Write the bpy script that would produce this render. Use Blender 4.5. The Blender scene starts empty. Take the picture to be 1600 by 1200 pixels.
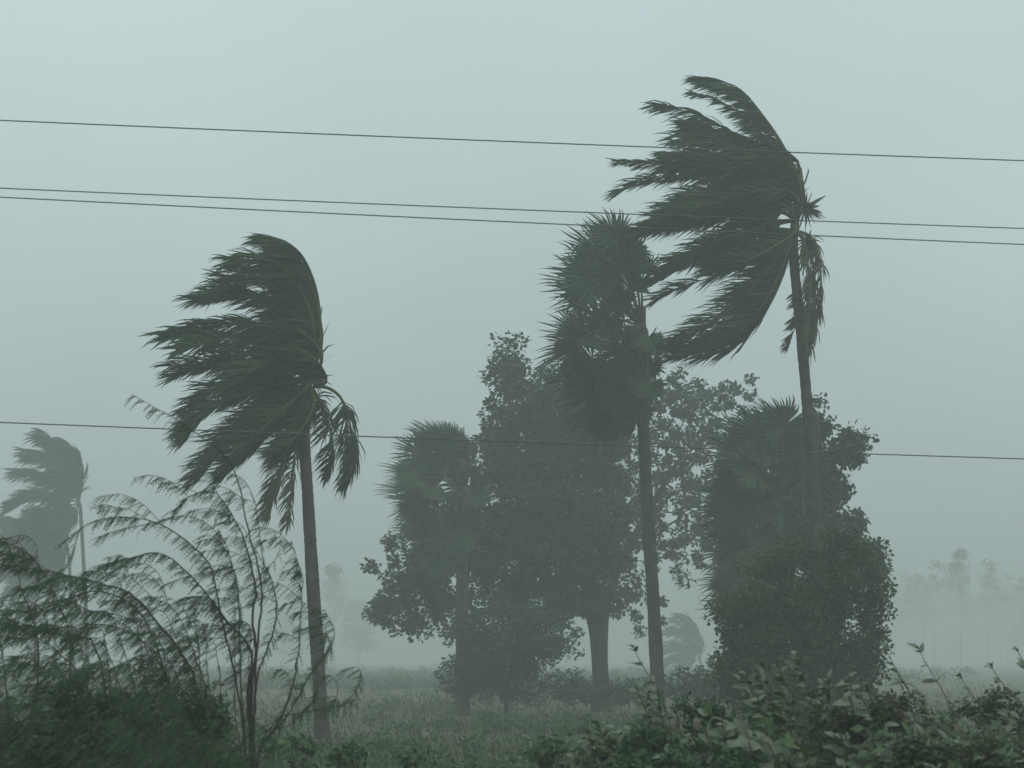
import bpy, math, random
import numpy as np

SEED = 11
random.seed(SEED)
rng = np.random.default_rng(SEED)
scene = bpy.context.scene
col = scene.collection

# ------------------------------------------------------------------ camera
EYE = 2.4
FPX = 2537.0                       # focal length in photo pixels (1600 wide)
HORIZON = 1030.0
PITCH = math.atan((HORIZON - 600.0) / FPX)
cam_data = bpy.data.cameras.new("camera")
cam_data.sensor_width = 36.0
cam_data.lens = FPX * 36.0 / 1600.0
cam_data.clip_start = 0.2
cam_data.clip_end = 6000.0
cam_data.dof.use_dof = True
cam_data.dof.focus_distance = 48.0
cam_data.dof.aperture_fstop = 2.4
cam = bpy.data.objects.new("camera", cam_data)
cam.location = (0.0, 0.0, EYE)
cam.rotation_euler = (math.radians(90.0) + PITCH, 0.0, 0.0)
col.objects.link(cam)
scene.camera = cam

# ------------------------------------------------------------------ sky and sun (storm overcast)
SUN_EL, SUN_AZ = math.radians(58.0), math.radians(150.0)
world = bpy.data.worlds.new("World")
scene.world = world
world.use_nodes = True
wn, wl = world.node_tree.nodes, world.node_tree.links
wn.clear()
w_out = wn.new("ShaderNodeOutputWorld")
w_bg = wn.new("ShaderNodeBackground")
w_sky = wn.new("ShaderNodeTexSky")
w_sky.sky_type = 'NISHITA'
w_sky.sun_disc = False
w_sky.sun_elevation = SUN_EL
w_sky.sun_rotation = SUN_AZ
w_sky.dust_density = 6.0
w_co = wn.new("ShaderNodeTexCoord")
w_no = wn.new("ShaderNodeTexNoise")
w_no.inputs["Scale"].default_value = 2.2
w_no.inputs["Detail"].default_value = 4.0
w_no.inputs["Roughness"].default_value = 0.45
w_map = wn.new("ShaderNodeMapRange")
w_map.inputs["From Min"].default_value = 0.3
w_map.inputs["From Max"].default_value = 0.7
w_map.inputs["To Min"].default_value = 0.91
w_map.inputs["To Max"].default_value = 1.09
w_oc = wn.new("ShaderNodeMix")
w_oc.data_type = 'RGBA'
w_oc.blend_type = 'MULTIPLY'
w_oc.inputs[0].default_value = 1.0
w_oc.inputs[6].default_value = (5.9, 7.25, 7.25, 1.0)      # thick grey-green rain cloud
w_mix = wn.new("ShaderNodeMix")
w_mix.data_type = 'RGBA'
w_mix.inputs[0].default_value = 0.93
w_bg.inputs["Strength"].default_value = 0.1
wl.new(w_co.outputs["Generated"], w_no.inputs["Vector"])
wl.new(w_no.outputs["Fac"], w_map.inputs["Value"])
w_sep = wn.new("ShaderNodeSeparateXYZ")
w_el = wn.new("ShaderNodeMath"); w_el.operation = 'MULTIPLY_ADD'; w_el.use_clamp = False       # overcast: brighter towards the zenith
w_el.inputs[1].default_value = 0.80; w_el.inputs[2].default_value = 0.70
w_mx = wn.new("ShaderNodeMath"); w_mx.operation = 'MAXIMUM'; w_mx.inputs[1].default_value = 0.0
w_mu = wn.new("ShaderNodeMath"); w_mu.operation = 'MULTIPLY'
wl.new(w_co.outputs["Generated"], w_sep.inputs[0])
wl.new(w_sep.outputs["Z"], w_mx.inputs[0])
wl.new(w_mx.outputs[0], w_el.inputs[0])
wl.new(w_el.outputs[0], w_mu.inputs[0])
wl.new(w_map.outputs["Result"], w_mu.inputs[1])
wl.new(w_mu.outputs[0], w_oc.inputs[7])
wl.new(w_sky.outputs["Color"], w_mix.inputs[6])
wl.new(w_oc.outputs[2], w_mix.inputs[7])
wl.new(w_mix.outputs[2], w_bg.inputs["Color"])
wl.new(w_bg.outputs["Background"], w_out.inputs["Surface"])

sun_data = bpy.data.lights.new("sun", 'SUN')
sun_data.energy = 0.6
sun_data.angle = math.radians(25.0)
sun_data.color = (1.0, 0.97, 0.92)
sun = bpy.data.objects.new("sun", sun_data)
sun.rotation_euler = (math.radians(90.0) - SUN_EL, 0.0, math.pi - SUN_AZ)
sun.location = (0, 0, 60)
col.objects.link(sun)

scene.view_settings.view_transform = 'Standard'
scene.view_settings.look = 'None'
scene.view_settings.exposure = 0.0
scene.view_settings.gamma = 1.0
scene.view_settings.use_curve_mapping = False
scene.render.engine = 'CYCLES'
scene.render.filter_size = 3.0
scene.cycles.max_bounces = 6
scene.cycles.volume_bounces = 1
scene.cycles.diffuse_bounces = 2
scene.cycles.glossy_bounces = 2
scene.cycles.transmission_bounces = 3
scene.cycles.use_denoising = True

# ------------------------------------------------------------------ helpers
CT, ST = math.cos(PITCH), math.sin(PITCH)
WIND = np.array((-1.0, 0.05, -0.10))
UP = np.array((0.0, 0.0, 1.0))


def at(px, py, d):
    """photo pixel + distance along Y -> world point"""
    x, u = (px - 800.0) / FPX, (600.0 - py) / FPX
    y, z = CT - u * ST, ST + u * CT
    return np.array((x / y * d, d, EYE + z / y * d))


def ppm(d):
    return FPX / d


def gz(x, y):
    return (0.10 * math.sin(x * 0.21 + 1.0) * math.cos(y * 0.13) + 0.06 * math.sin(x * 0.63 + y * 0.41))


def norm(v):
    v = np.asarray(v, float)
    n = np.linalg.norm(v, axis=-1, keepdims=True)
    return v / np.maximum(n, 1e-9)


def spline(pts, n):
    """Catmull-Rom through pts, n samples"""
    P = np.asarray(pts, float)
    if len(P) == 2:
        t = np.linspace(0, 1, n)[:, None]
        return P[0] * (1 - t) + P[1] * t
    Q = np.vstack((2 * P[0] - P[1], P, 2 * P[-1] - P[-2]))
    L = np.concatenate(([0], np.cumsum(np.linalg.norm(np.diff(P, axis=0), axis=1))))
    s = np.linspace(0, L[-1], n)
    k = np.clip(np.searchsorted(L, s, 'right') - 1, 0, len(P) - 2)
    t = ((s - L[k]) / np.maximum(L[k + 1] - L[k], 1e-9))[:, None]
    a, b, c, d = Q[k], Q[k + 1], Q[k + 2], Q[k + 3]
    return 0.5 * (2 * b + (c - a) * t + (2 * a - 5 * b + 4 * c - d) * t * t + (3 * b - a - 3 * c + d) * t ** 3)


class MB:
    """collects vertices and faces; build() links them as one mesh object"""
    def __init__(self):
        self.v, self.f, self.n = [], [], 0

    def add(self, verts, faces):
        verts = np.asarray(verts, float).reshape(-1, 3)
        self.v.append(verts)
        self.f.append(np.asarray(faces, np.int64) + self.n)
        self.n += len(verts)

    def tube(self, pts, radii, sides=6, cap=True):
        pts = np.asarray(pts, float)
        n = len(pts)
        radii = np.broadcast_to(np.asarray(radii, float), (n,))
        T = norm(np.gradient(pts, axis=0))
        ref = np.array((0.31, 0.9, 0.2)) if abs(T[0] @ np.array((0.31, 0.9, 0.2))) < 0.8 else np.array((0.9, -0.2, 0.3))
        A = norm(np.cross(T, ref))
        B = np.cross(T, A)
        a = np.arange(sides) * 2 * math.pi / sides
        ring = pts[:, None] + radii[:, None, None] * (np.cos(a)[None, :, None] * A[:, None] + np.sin(a)[None, :, None] * B[:, None])
        i = np.arange(n - 1)[:, None] * sides
        j = np.arange(sides)[None]
        k = (j + 1) % sides
        f = np.stack((i + j, i + k, i + sides + k, i + sides + j), -1).reshape(-1, 4)
        self.add(ring.reshape(-1, 3), f)
        if cap:
            base = self.n - n * sides
            self.v.append(np.array([pts[-1] + T[-1] * radii[-1] * 0.4]))
            self.f.append(np.stack((base + (n - 1) * sides + np.arange(sides), base + (n - 1) * sides + (np.arange(sides) + 1) % sides,
                                    np.full(sides, self.n)), -1))
            self.n += 1

    def mesh(self, name):
        me = bpy.data.meshes.new(name)
        V = np.concatenate(self.v)
        counts = np.concatenate([np.full(len(f), f.shape[1], np.int32) for f in self.f])
        loops = np.concatenate([f.reshape(-1) for f in self.f]).astype(np.int32)
        me.vertices.add(len(V))
        me.vertices.foreach_set("co", V.astype(np.float32).reshape(-1))
        me.loops.add(len(loops))
        me.loops.foreach_set("vertex_index", loops)
        me.polygons.add(len(counts))
        starts = np.concatenate(([0], np.cumsum(counts)[:-1])).astype(np.int32)
        me.polygons.foreach_set("loop_start", starts)
        me.polygons.foreach_set("use_smooth", np.ones(len(counts), bool))
        me.update(calc_edges=True)
        return me

    def build(self, name, mat, parent=None, origin=None):
        if origin is not None:
            o = np.asarray(origin, float)
            self.v = [v - o for v in self.v]
        me = self.mesh(name)
        me.materials.append(mat)
        ob = bpy.data.objects.new(name, me)
        col.objects.link(ob)
        if parent is not None:
            ob.parent = parent
        elif origin is not None:
            ob.location = origin
        return ob


def tag(o, label=None, cat=None, group=None, kind=None):
    if label: o["label"] = label
    if cat: o["category"] = cat
    if group: o["group"] = group
    if kind: o["kind"] = kind
    return o


def thing(name, loc, label, cat, group=None):
    o = bpy.data.objects.new(name, None)
    o.empty_display_size = 0.3
    o.location = loc
    col.objects.link(o)
    return tag(o, label, cat, group)


def leaf_batch(mb, pos, direc, normal, length, width, droop=0.15):
    """folded pointed leaves: base, two side pairs, tip -> 4 triangles/quads"""
    pos, direc = np.asarray(pos, float), norm(direc)
    side = norm(np.cross(direc, normal))
    nrm = np.cross(side, direc)
    n = len(pos)
    L = np.broadcast_to(np.asarray(length, float), (n,))[:, None]
    W = np.broadcast_to(np.asarray(width, float), (n,))[:, None]
    def p(t, s, h):
        return pos + direc * L * t + side * W * s * 0.5 + nrm * (L * h - L * droop * t * t)
    V = np.stack((p(0, 0, 0), p(.33, -1, .06), p(.33, 1, .06), p(.7, -.75, .05), p(.7, .75, .05), p(1, 0, 0), p(.35, 0, 0), p(.7, 0, 0)), 1)
    b = np.arange(n)[:, None] * 8
    q = np.concatenate((b + np.array([1, 6, 7, 3]), b + np.array([6, 2, 4, 7])), 0)
    t = np.concatenate((b + np.array([0, 6, 1]), b + np.array([0, 2, 6]), b + np.array([3, 7, 5]), b + np.array([7, 4, 5])), 0)
    base = mb.n
    mb.v.append(V.reshape(-1, 3)); mb.n += n * 8
    mb.f.append(q + base); mb.f.append(t + base)


def rand_unit(n):
    return norm(rng.normal(size=(n, 3)))


# ------------------------------------------------------------------ materials
def new_mat(name):
    m = bpy.data.materials.new(name)
    m.use_nodes = True
    nt = m.node_tree
    nt.nodes.clear()
    return m, nt.nodes, nt.links


def leaf_mat(name, c1, c2, rough=0.55, trans=0.25, spec=0.3, under=None, dead=None, dead_amt=0.0):
    """per-leaf colour variation between c1 and c2, a little light through the blade; pale or brown leaves where the plant has them"""
    c1, c2 = [(c[0] * .80, c[1] * 1.08, c[2]) for c in (c1, c2)]
    m, N, L = new_mat(name)
    out = N.new("ShaderNodeOutputMaterial")
    geo = N.new("ShaderNodeNewGeometry")
    info = N.new("ShaderNodeObjectInfo")
    add = N.new("ShaderNodeMath"); add.operation = 'ADD'
    fr = N.new("ShaderNodeMath"); fr.operation = 'FRACT'
    L.new(geo.outputs["Random Per Island"], add.inputs[0]); L.new(info.outputs["Random"], add.inputs[1]); L.new(add.outputs[0], fr.inputs[0])
    mix = N.new("ShaderNodeMix"); mix.data_type = 'RGBA'
    mix.inputs[6].default_value = (*c1, 1); mix.inputs[7].default_value = (*c2, 1)
    L.new(fr.outputs[0], mix.inputs[0])
    c = mix.outputs[2]
    if dead:
        cmp_ = N.new("ShaderNodeMath"); cmp_.operation = 'LESS_THAN'; cmp_.inputs[1].default_value = dead_amt
        L.new(fr.outputs[0], cmp_.inputs[0])
        md = N.new("ShaderNodeMix"); md.data_type = 'RGBA'; md.inputs[7].default_value = (*dead, 1)
        L.new(cmp_.outputs[0], md.inputs[0]); L.new(c, md.inputs[6]); c = md.outputs[2]
    if under:
        mu = N.new("ShaderNodeMix"); mu.data_type = 'RGBA'; mu.inputs[7].default_value = (*under, 1)
        L.new(geo.outputs["Backfacing"], mu.inputs[0]); L.new(c, mu.inputs[6]); c = mu.outputs[2]
    tc = N.new("ShaderNodeTexCoord")
    no = N.new("ShaderNodeTexNoise"); no.inputs["Scale"].default_value = 1.3; no.inputs["Detail"].default_value = 3
    L.new(tc.outputs["Object"], no.inputs["Vector"])
    hs = N.new("ShaderNodeHueSaturation")
    mr = N.new("ShaderNodeMapRange"); mr.inputs["From Min"].default_value = 0.3; mr.inputs["From Max"].default_value = 0.7
    mr.inputs["To Min"].default_value = 0.7; mr.inputs["To Max"].default_value = 1.3
    L.new(no.outputs["Fac"], mr.inputs["Value"]); L.new(mr.outputs["Result"], hs.inputs["Value"]); L.new(c, hs.inputs["Color"])
    bs = N.new("ShaderNodeBsdfPrincipled")
    bs.inputs["Roughness"].default_value = rough
    bs.inputs["Specular IOR Level"].default_value = spec
    L.new(hs.outputs["Color"], bs.inputs["Base Color"])
    tr = N.new("ShaderNodeBsdfTranslucent")
    L.new(hs.outputs["Color"], tr.inputs["Color"])
    ms = N.new("ShaderNodeMixShader"); ms.inputs[0].default_value = trans
    L.new(bs.outputs[0], ms.inputs[1]); L.new(tr.outputs[0], ms.inputs[2]); L.new(ms.outputs[0], out.inputs["Surface"])
    return m


def bark_mat(name, c1, c2, scale=6.0, stretch=(1, 1, 0.35), rings=0.0, rough=0.85):
    m, N, L = new_mat(name)
    out = N.new("ShaderNodeOutputMaterial")
    bs = N.new("ShaderNodeBsdfPrincipled"); bs.inputs["Roughness"].default_value = rough
    bs.inputs["Specular IOR Level"].default_value = 0.2
    tc = N.new("ShaderNodeTexCoord"); mp = N.new("ShaderNodeMapping"); mp.inputs["Scale"].default_value = stretch
    no = N.new("ShaderNodeTexNoise"); no.inputs["Scale"].default_value = scale; no.inputs["Detail"].default_value = 6
    L.new(tc.outputs["Object"], mp.inputs["Vector"]); L.new(mp.outputs[0], no.inputs["Vector"])
    cr = N.new("ShaderNodeValToRGB")
    cr.color_ramp.elements[0].position = 0.3; cr.color_ramp.elements[0].color = (*c1, 1)
    cr.color_ramp.elements[1].position = 0.72; cr.color_ramp.elements[1].color = (*c2, 1)
    L.new(no.outputs["Fac"], cr.inputs[0]); L.new(cr.outputs[0], bs.inputs["Base Color"])
    bp = N.new("ShaderNodeBump"); bp.inputs["Strength"].default_value = 0.6; bp.inputs["Distance"].default_value = 0.03
    h = no.outputs["Fac"]
    if rings:
        wv = N.new("ShaderNodeTexWave"); wv.bands_direction = 'Z'; wv.inputs["Scale"].default_value = rings
        wv.inputs["Distortion"].default_value = 1.5
        L.new(tc.outputs["Object"], wv.inputs["Vector"]); h = wv.outputs["Fac"]
    L.new(h, bp.inputs["Height"]); L.new(bp.outputs[0], bs.inputs["Normal"])
    L.new(bs.outputs[0], out.inputs["Surface"])
    return m


M_COCO = leaf_mat("coconut_leaf", (.024, .046, .018), (.044, .066, .025), rough=.55, trans=.2, spec=.2)
M_COCO_OLD = leaf_mat("coconut_leaf_old", (.085, .062, .035), (.06, .07, .03), rough=.7, trans=.15)
M_PALMYRA = leaf_mat("palmyra_leaf", (.022, .042, .018), (.042, .064, .026), rough=.55, trans=.15, spec=.2, dead=(.075, .06, .035), dead_amt=.06)
M_MIDRIB = bark_mat("frond_midrib", (.06, .07, .03), (.10, .10, .05), scale=4)
M_BARK_PALM = bark_mat("palm_bark", (.030, .028, .024), (.088, .082, .072), scale=3.2, stretch=(1, 1, .8), rings=0)
M_BARK_PALMYRA = bark_mat("palmyra_bark", (.026, .026, .024), (.075, .073, .068), scale=3.2, stretch=(1, 1, .8), rings=0)
M_BARK = bark_mat("tree_bark", (.020, .019, .017), (.055, .050, .043), scale=3)
M_TWIG = bark_mat("thorn_twig", (.030, .026, .020), (.07, .06, .048), scale=14)
M_FIBRE = leaf_mat("palm_fibre", (.12, .085, .05), (.075, .055, .035), rough=.9, trans=.1)
M_TREE = leaf_mat("broad_leaf", (.024, .044, .018), (.048, .070, .026), rough=.55, trans=.22, spec=.2, dead=(.10, .07, .035), dead_amt=.06)
M_TREE2 = leaf_mat("teak_leaf", (.022, .042, .017), (.046, .066, .026), rough=.55, trans=.22, spec=.2)
M_SHRUB = leaf_mat("creeper_leaf", (.030, .052, .012), (.066, .082, .020), rough=.55, trans=.3, spec=.2)
M_DARKSHRUB = leaf_mat("scrub_leaf", (.036, .060, .024), (.060, .088, .034), rough=.6, trans=.25)
M_THORN = leaf_mat("thorn_leaf", (.030, .058, .024), (.072, .108, .040), rough=.5, trans=.3)
M_MILK = leaf_mat("milkweed_leaf", (.034, .068, .016), (.082, .108, .030), rough=.45, trans=.3, spec=.35, under=(.17, .21, .14), dead=(.11, .085, .045), dead_amt=.05)
M_MILKSTEM = bark_mat("milkweed_stem", (.06, .055, .04), (.11, .10, .075), scale=14)
M_WEED = leaf_mat("weed_leaf", (.045, .085, .022), (.085, .120, .032), rough=.5, trans=.3)
M_GRASS = leaf_mat("grass_blade", (.030, .054, .014), (.054, .072, .024), rough=.75, trans=.3, spec=.1, dead=(.085, .07, .04), dead_amt=.06)
M_REED = leaf_mat("dry_grass_blade", (.070, .066, .038), (.10, .085, .052), rough=.85, trans=.25, spec=.1)
M_BROWN = leaf_mat("brown_scrub_leaf", (.060, .060, .034), (.045, .070, .026), rough=.65, trans=.25, dead=(.10, .075, .05), dead_amt=.25)
M_BROWN2 = leaf_mat("olive_scrub_leaf", (.030, .050, .018), (.062, .078, .030), rough=.6, trans=.25, dead=(.08, .062, .04), dead_amt=.12)
M_FAR = leaf_mat("far_leaf", (.030, .050, .024), (.05, .07, .032), rough=.6, trans=.2)

m, N, L = new_mat("cable")
o_ = N.new("ShaderNodeOutputMaterial"); b_ = N.new("ShaderNodeBsdfPrincipled")
n_ = N.new("ShaderNodeTexNoise"); n_.inputs["Scale"].default_value = 3.0
r_ = N.new("ShaderNodeValToRGB"); r_.color_ramp.elements[0].color = (.07, .075, .077, 1); r_.color_ramp.elements[1].color = (.12, .125, .127, 1)
L.new(n_.outputs["Fac"], r_.inputs[0]); L.new(r_.outputs[0], b_.inputs["Base Color"])
b_.inputs["Roughness"].default_value = .5; b_.inputs["Metallic"].default_value = .3
L.new(b_.outputs[0], o_.inputs["Surface"])
M_CABLE = m

m, N, L = new_mat("field_soil")
o_ = N.new("ShaderNodeOutputMaterial"); b_ = N.new("ShaderNodeBsdfPrincipled"); b_.inputs["Roughness"].default_value = .9
tc = N.new("ShaderNodeTexCoord")
n1 = N.new("ShaderNodeTexNoise"); n1.inputs["Scale"].default_value = .09; n1.inputs["Detail"].default_value = 6
n2 = N.new("ShaderNodeTexNoise"); n2.inputs["Scale"].default_value = 2.5; n2.inputs["Detail"].default_value = 6
L.new(tc.outputs["Object"], n1.inputs["Vector"]); L.new(tc.outputs["Object"], n2.inputs["Vector"])
r_ = N.new("ShaderNodeValToRGB")
e = r_.color_ramp.elements
e[0].position = .36; e[0].color = (.034, .054, .018, 1); e[1].position = .62; e[1].color = (.092, .082, .046, 1)
e2 = e.new(.48); e2.color = (.075, .080, .036, 1)
mx = N.new("ShaderNodeMath"); mx.operation = 'MULTIPLY_ADD'; mx.inputs[1].default_value = .35
L.new(n2.outputs["Fac"], mx.inputs[0])
sc_ = N.new("ShaderNodeMath"); sc_.operation = 'MULTIPLY'; sc_.inputs[1].default_value = .65
L.new(n1.outputs["Fac"], sc_.inputs[0]); L.new(sc_.outputs[0], mx.inputs[2])
L.new(mx.outputs[0], r_.inputs[0]); L.new(r_.outputs[0], b_.inputs["Base Color"])
bp = N.new("ShaderNodeBump"); bp.inputs["Strength"].default_value = .8; bp.inputs["Distance"].default_value = .15
L.new(n2.outputs["Fac"], bp.inputs["Height"]); L.new(bp.outputs[0], b_.inputs["Normal"])
L.new(b_.outputs[0], o_.inputs["Surface"])
M_SOIL = m

# ------------------------------------------------------------------ ground
gx = np.concatenate((-np.geomspace(1500, 40, 18), np.linspace(-36, 36, 73), np.geomspace(40, 1500, 18)))
gy = np.concatenate((np.linspace(-60, 0, 8), np.linspace(3, 120, 118), np.geomspace(124, 1550, 30)))
GX, GY = np.meshgrid(gx, gy)
GZ = 0.10 * np.sin(GX * 0.21 + 1.0) * np.cos(GY * 0.13) + 0.06 * np.sin(GX * 0.63 + GY * 0.41)
ground = MB()
nx, ny = len(gx), len(gy)
ii, jj = np.meshgrid(np.arange(nx - 1), np.arange(ny - 1))
b = (jj * nx + ii).reshape(-1)
ground.add(np.stack((GX, GY, GZ), -1).reshape(-1, 3), np.stack((b, b + 1, b + nx + 1, b + nx), -1))
g_ob = ground.build("ground", M_SOIL)
tag(g_ob, "flat scrubby field of grass and wet soil", kind="structure")


def blades(n, ymin, ymax, h0, h1, w, mat, name, label, xfun, lean=.55, power=1.0):
    """wind-leaned grass blades, thinner with distance"""
    mb = MB()
    u = rng.random(n)
    y = 1.0 / (1.0 / ymin + u ** power * (1.0 / ymax - 1.0 / ymin))
    x = xfun(y, rng.random(n))
    cl = np.sin(x * 1.7 + 2 * np.sin(y * .8)) * np.sin(y * 1.1 + x * .6)
    h = (h0 + (h1 - h0) * rng.random(n)) * (.75 + .4 * cl)
    z = 0.10 * np.sin(x * 0.21 + 1.0) * np.cos(y * 0.13) + 0.06 * np.sin(x * 0.63 + y * 0.41) - .03
    p = np.stack((x, y, z), -1)
    ln = lean * (.5 + rng.random(n))
    d = np.stack((-ln, rng.normal(0, .25, n), np.ones(n)), -1)
    d = norm(d)
    tip = p + d * h[:, None] + np.stack((-h * ln * .5, 0 * h, -h * ln * .2), -1)
    mid = p + np.array((0, 0, 1)) * (h * .5)[:, None] - np.stack((h * ln * .15, 0 * h, 0 * h), -1)
    ww = w * (.6 + .8 * rng.random(n)) * np.maximum(1, y / 40.0)
    a = rng.random(n) * math.pi
    s = np.stack((np.cos(a), np.sin(a) * .6, 0 * a), -1) * ww[:, None]
    V = np.stack((p - s, p + s, mid + s * .8, mid - s * .8, tip), 1)
    bb = np.arange(n)[:, None] * 5
    base = mb.n
    mb.v.append(V.reshape(-1, 3)); mb.n += n * 5
    mb.f.append(bb + np.array([0, 1, 2, 3]) + base); mb.f.append(bb + np.array([3, 2, 4]) + base)
    return tag(mb.build(name, mat), label, "grass", kind="stuff")


blades(60000, 14, 170, .35, .85, .010, M_GRASS, "grass", "long wind-flattened green grass across the field",
       lambda y, r: (r - .5) * y * .75)
blades(14000, 130, 300, .7, 1.3, .012, M_REED, "dry_grass", "brown dry standing grass far out on the field",
       lambda y, r: (-.36 + r * .46) * y)

# ------------------------------------------------------------------ overhead cables
def cable(p0, p1, d0, d1, r, label, sag=.15):
    a, bpt = at(*p0, d0), at(*p1, d1)
    dirv = bpt - a
    pts = []
    for s in np.linspace(-1.6, 2.6, 64):
        q = a + dirv * s
        q[2] += sag * ((s - .5) ** 2 - .25) * .5
        pts.append(q)
    mb = MB()
    mb.tube(pts, r, 6)
    return tag(mb.build("power_line", M_CABLE), label, "cable", "overhead power lines")


cable((0, 188), (1600, 251), 24.0, 26.0, .0098, "topmost dark overhead cable, high above all the crowns but one")
cable((0, 294), (1600, 357), 24.6, 26.5, .0092, "upper cable of the close pair of overhead lines")
cable((0, 308), (1600, 382), 23.6, 25.8, .0092, "lower cable of the close pair of overhead lines")
cable((0, 660), (1600, 717), 25.5, 28.5, .0098, "lowest overhead cable crossing in front of the tree trunks")


# ------------------------------------------------------------------ coconut palms
def trunk_tube(pts, r0, r1, n=60, sides=12, ring=.011, step=.19, flare=1.35):
    P = spline(pts, n * 3)
    s = np.concatenate(([0], np.cumsum(np.linalg.norm(np.diff(P, axis=0), axis=1))))
    t = s / s[-1]
    r = r0 + (r1 - r0) * t + r0 * (flare - 1) * np.exp(-s / .5)
    r = r + ring * (np.mod(s + .05 * np.sin(s * 3.1), step) / step - .5) + rng.normal(0, .004, len(s))
    r = r * (1 + .035 * np.sin(s * 1.3 + random.uniform(0, 6)) + .02 * np.sin(s * 3.7 + random.uniform(0, 6)))
    mb = MB()
    mb.tube(P, r, sides)
    return mb


def frond_mesh(ctrl, Lmax, phi, wind=.6, nleaf=130, width=.022, droop=.15, t0=.10, spread=.82, ragged=.10):
    """returns (leaflets MB, midrib MB)"""
    R = spline(ctrl, 60)
    T = norm(np.gradient(R, axis=0))
    Nn = np.array((0.15 * random.uniform(-1, 1), math.cos(phi), math.sin(phi)))
    Nn = norm(Nn)
    twist = random.uniform(-.9, .9)
    ts = np.linspace(t0, .995, nleaf)
    tears = [(random.uniform(.25, .95), random.uniform(.015, .05)) for _ in range(random.randint(1, 4))]
    lf = MB()
    for sgn in (-1, 1):
        tt = np.clip(ts + rng.normal(0, .006, nleaf), t0, 1)
        keep = rng.random(nleaf) > ragged
        for tc_, th_ in tears:
            if random.random() < .7:
                keep &= np.abs(tt - tc_) > th_
        tt = tt[keep]
        idx = tt * 59
        k = np.clip(idx.astype(int), 0, 58); fr = (idx - k)[:, None]
        p = R[k] * (1 - fr) + R[k + 1] * fr
        tg = norm(T[k] * (1 - fr) + T[k + 1] * fr)
        S = norm(np.cross(tg, Nn))
        B_ = np.cross(S, tg)
        an = (twist * tt)[:, None]
        S = (S * np.cos(an) + B_ * np.sin(an)) * sgn
        n = len(tt)
        S = np.where(((S @ np.array((1., 0, 0))) > .25)[:, None], S * random.uniform(.4, .75), S)
        fwd = .45 + .75 * tt[:, None]
        d = norm(S * spread * (1.05 - .5 * tt[:, None]) + tg * fwd * .7 + WIND * wind * (.75 + .5 * rng.random((n, 1))) + rng.normal(0, .15, (n, 3)))
        Ln = Lmax * (.5 + .5 * np.sin(math.pi * np.clip(.12 + .80 * tt, 0, 1)) ** .7) * (.65 + .55 * rng.random(n))
        d2 = norm(d + WIND * wind * .55 + np.array((0, 0, -droop)) + rng.normal(0, .13, (n, 3)))
        d3 = norm(d2 + WIND * wind * .4 + np.array((0, 0, -droop * 1.6)) + rng.normal(0, .2, (n, 3)))
        wv = norm(np.cross(d, rng.normal(0, 1, (n, 3)) + Nn * 1.2)) * (width * (.75 + .5 * rng.random(n)))[:, None]
        L1 = Ln[:, None]
        a0 = p; a1 = p + d * L1 * .34; a2 = a1 + d2 * L1 * .34; a3 = a2 + d3 * L1 * .34
        V = np.stack((a0 - wv * .5, a0 + wv * .5, a1 + wv, a1 - wv, a2 + wv * .8, a2 - wv * .8, a3), 1)
        bb = np.arange(n)[:, None] * 7
        base = lf.n
        lf.v.append(V.reshape(-1, 3)); lf.n += n * 7
        lf.f.append(np.concatenate((bb + np.array([0, 1, 2, 3]), bb + np.array([3, 2, 4, 5]))) + base)
        lf.f.append(bb + np.array([5, 4, 6]) + base)
    mr = MB()
    tr = np.linspace(0, 1, 24)
    R2 = spline(ctrl, 24)
    mr.tube(R2, .050 * (1 - tr) ** 1.1 + .006, 5)
    return lf, mr


def coconut_palm(d, trunk_px, r0, r1, fronds, label, group=None, Lmax=1.1, copies=1, midribs=True, nleaf=130, width=.023, jit=19):
    base = at(*trunk_px[0], d)
    base[2] = gz(base[0], base[1])
    pts = [base] + [at(x, y, d) for x, y in trunk_px[1:]]
    root = thing("coconut_palm", base, label, "palm tree", group)
    tm = trunk_tube(pts[:1] + [p for p in pts[1:]], r0, r1)
    tm.build("trunk", M_BARK_PALM, root, base)
    for fr in fronds:
        px, dy = fr[0], fr[1]
        opt = dict(fr[2]) if len(fr) > 2 else {}
        mat = M_COCO_OLD if opt.pop("old", False) else M_COCO
        cps = opt.pop("copies", copies)
        for c in range(cps):
            dd = dy if c == 0 else -dy * random.uniform(.5, 1.1) + random.uniform(-.6, .6)
            jx, jy = (0, 0) if c == 0 else (random.uniform(-jit, jit), random.uniform(-jit, jit))
            n = len(px)
            ctrl = []
            for i, (x, y) in enumerate(px):
                s = i / (n - 1)
                ctrl.append(at(x + jx * s, y + jy * s, d + dd * s ** 1.25 + math.copysign(.08, dd)))
            o2 = dict(phi=random.uniform(-.75, .75), Lmax=Lmax, nleaf=nleaf, width=width)
            o2.update(opt)
            lf, mr = frond_mesh(ctrl, **o2)
            fo = lf.build("frond", mat, root, base)
            if midribs:
                mr.build("midrib", M_MIDRIB, fo, base)
    return root, base


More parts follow.
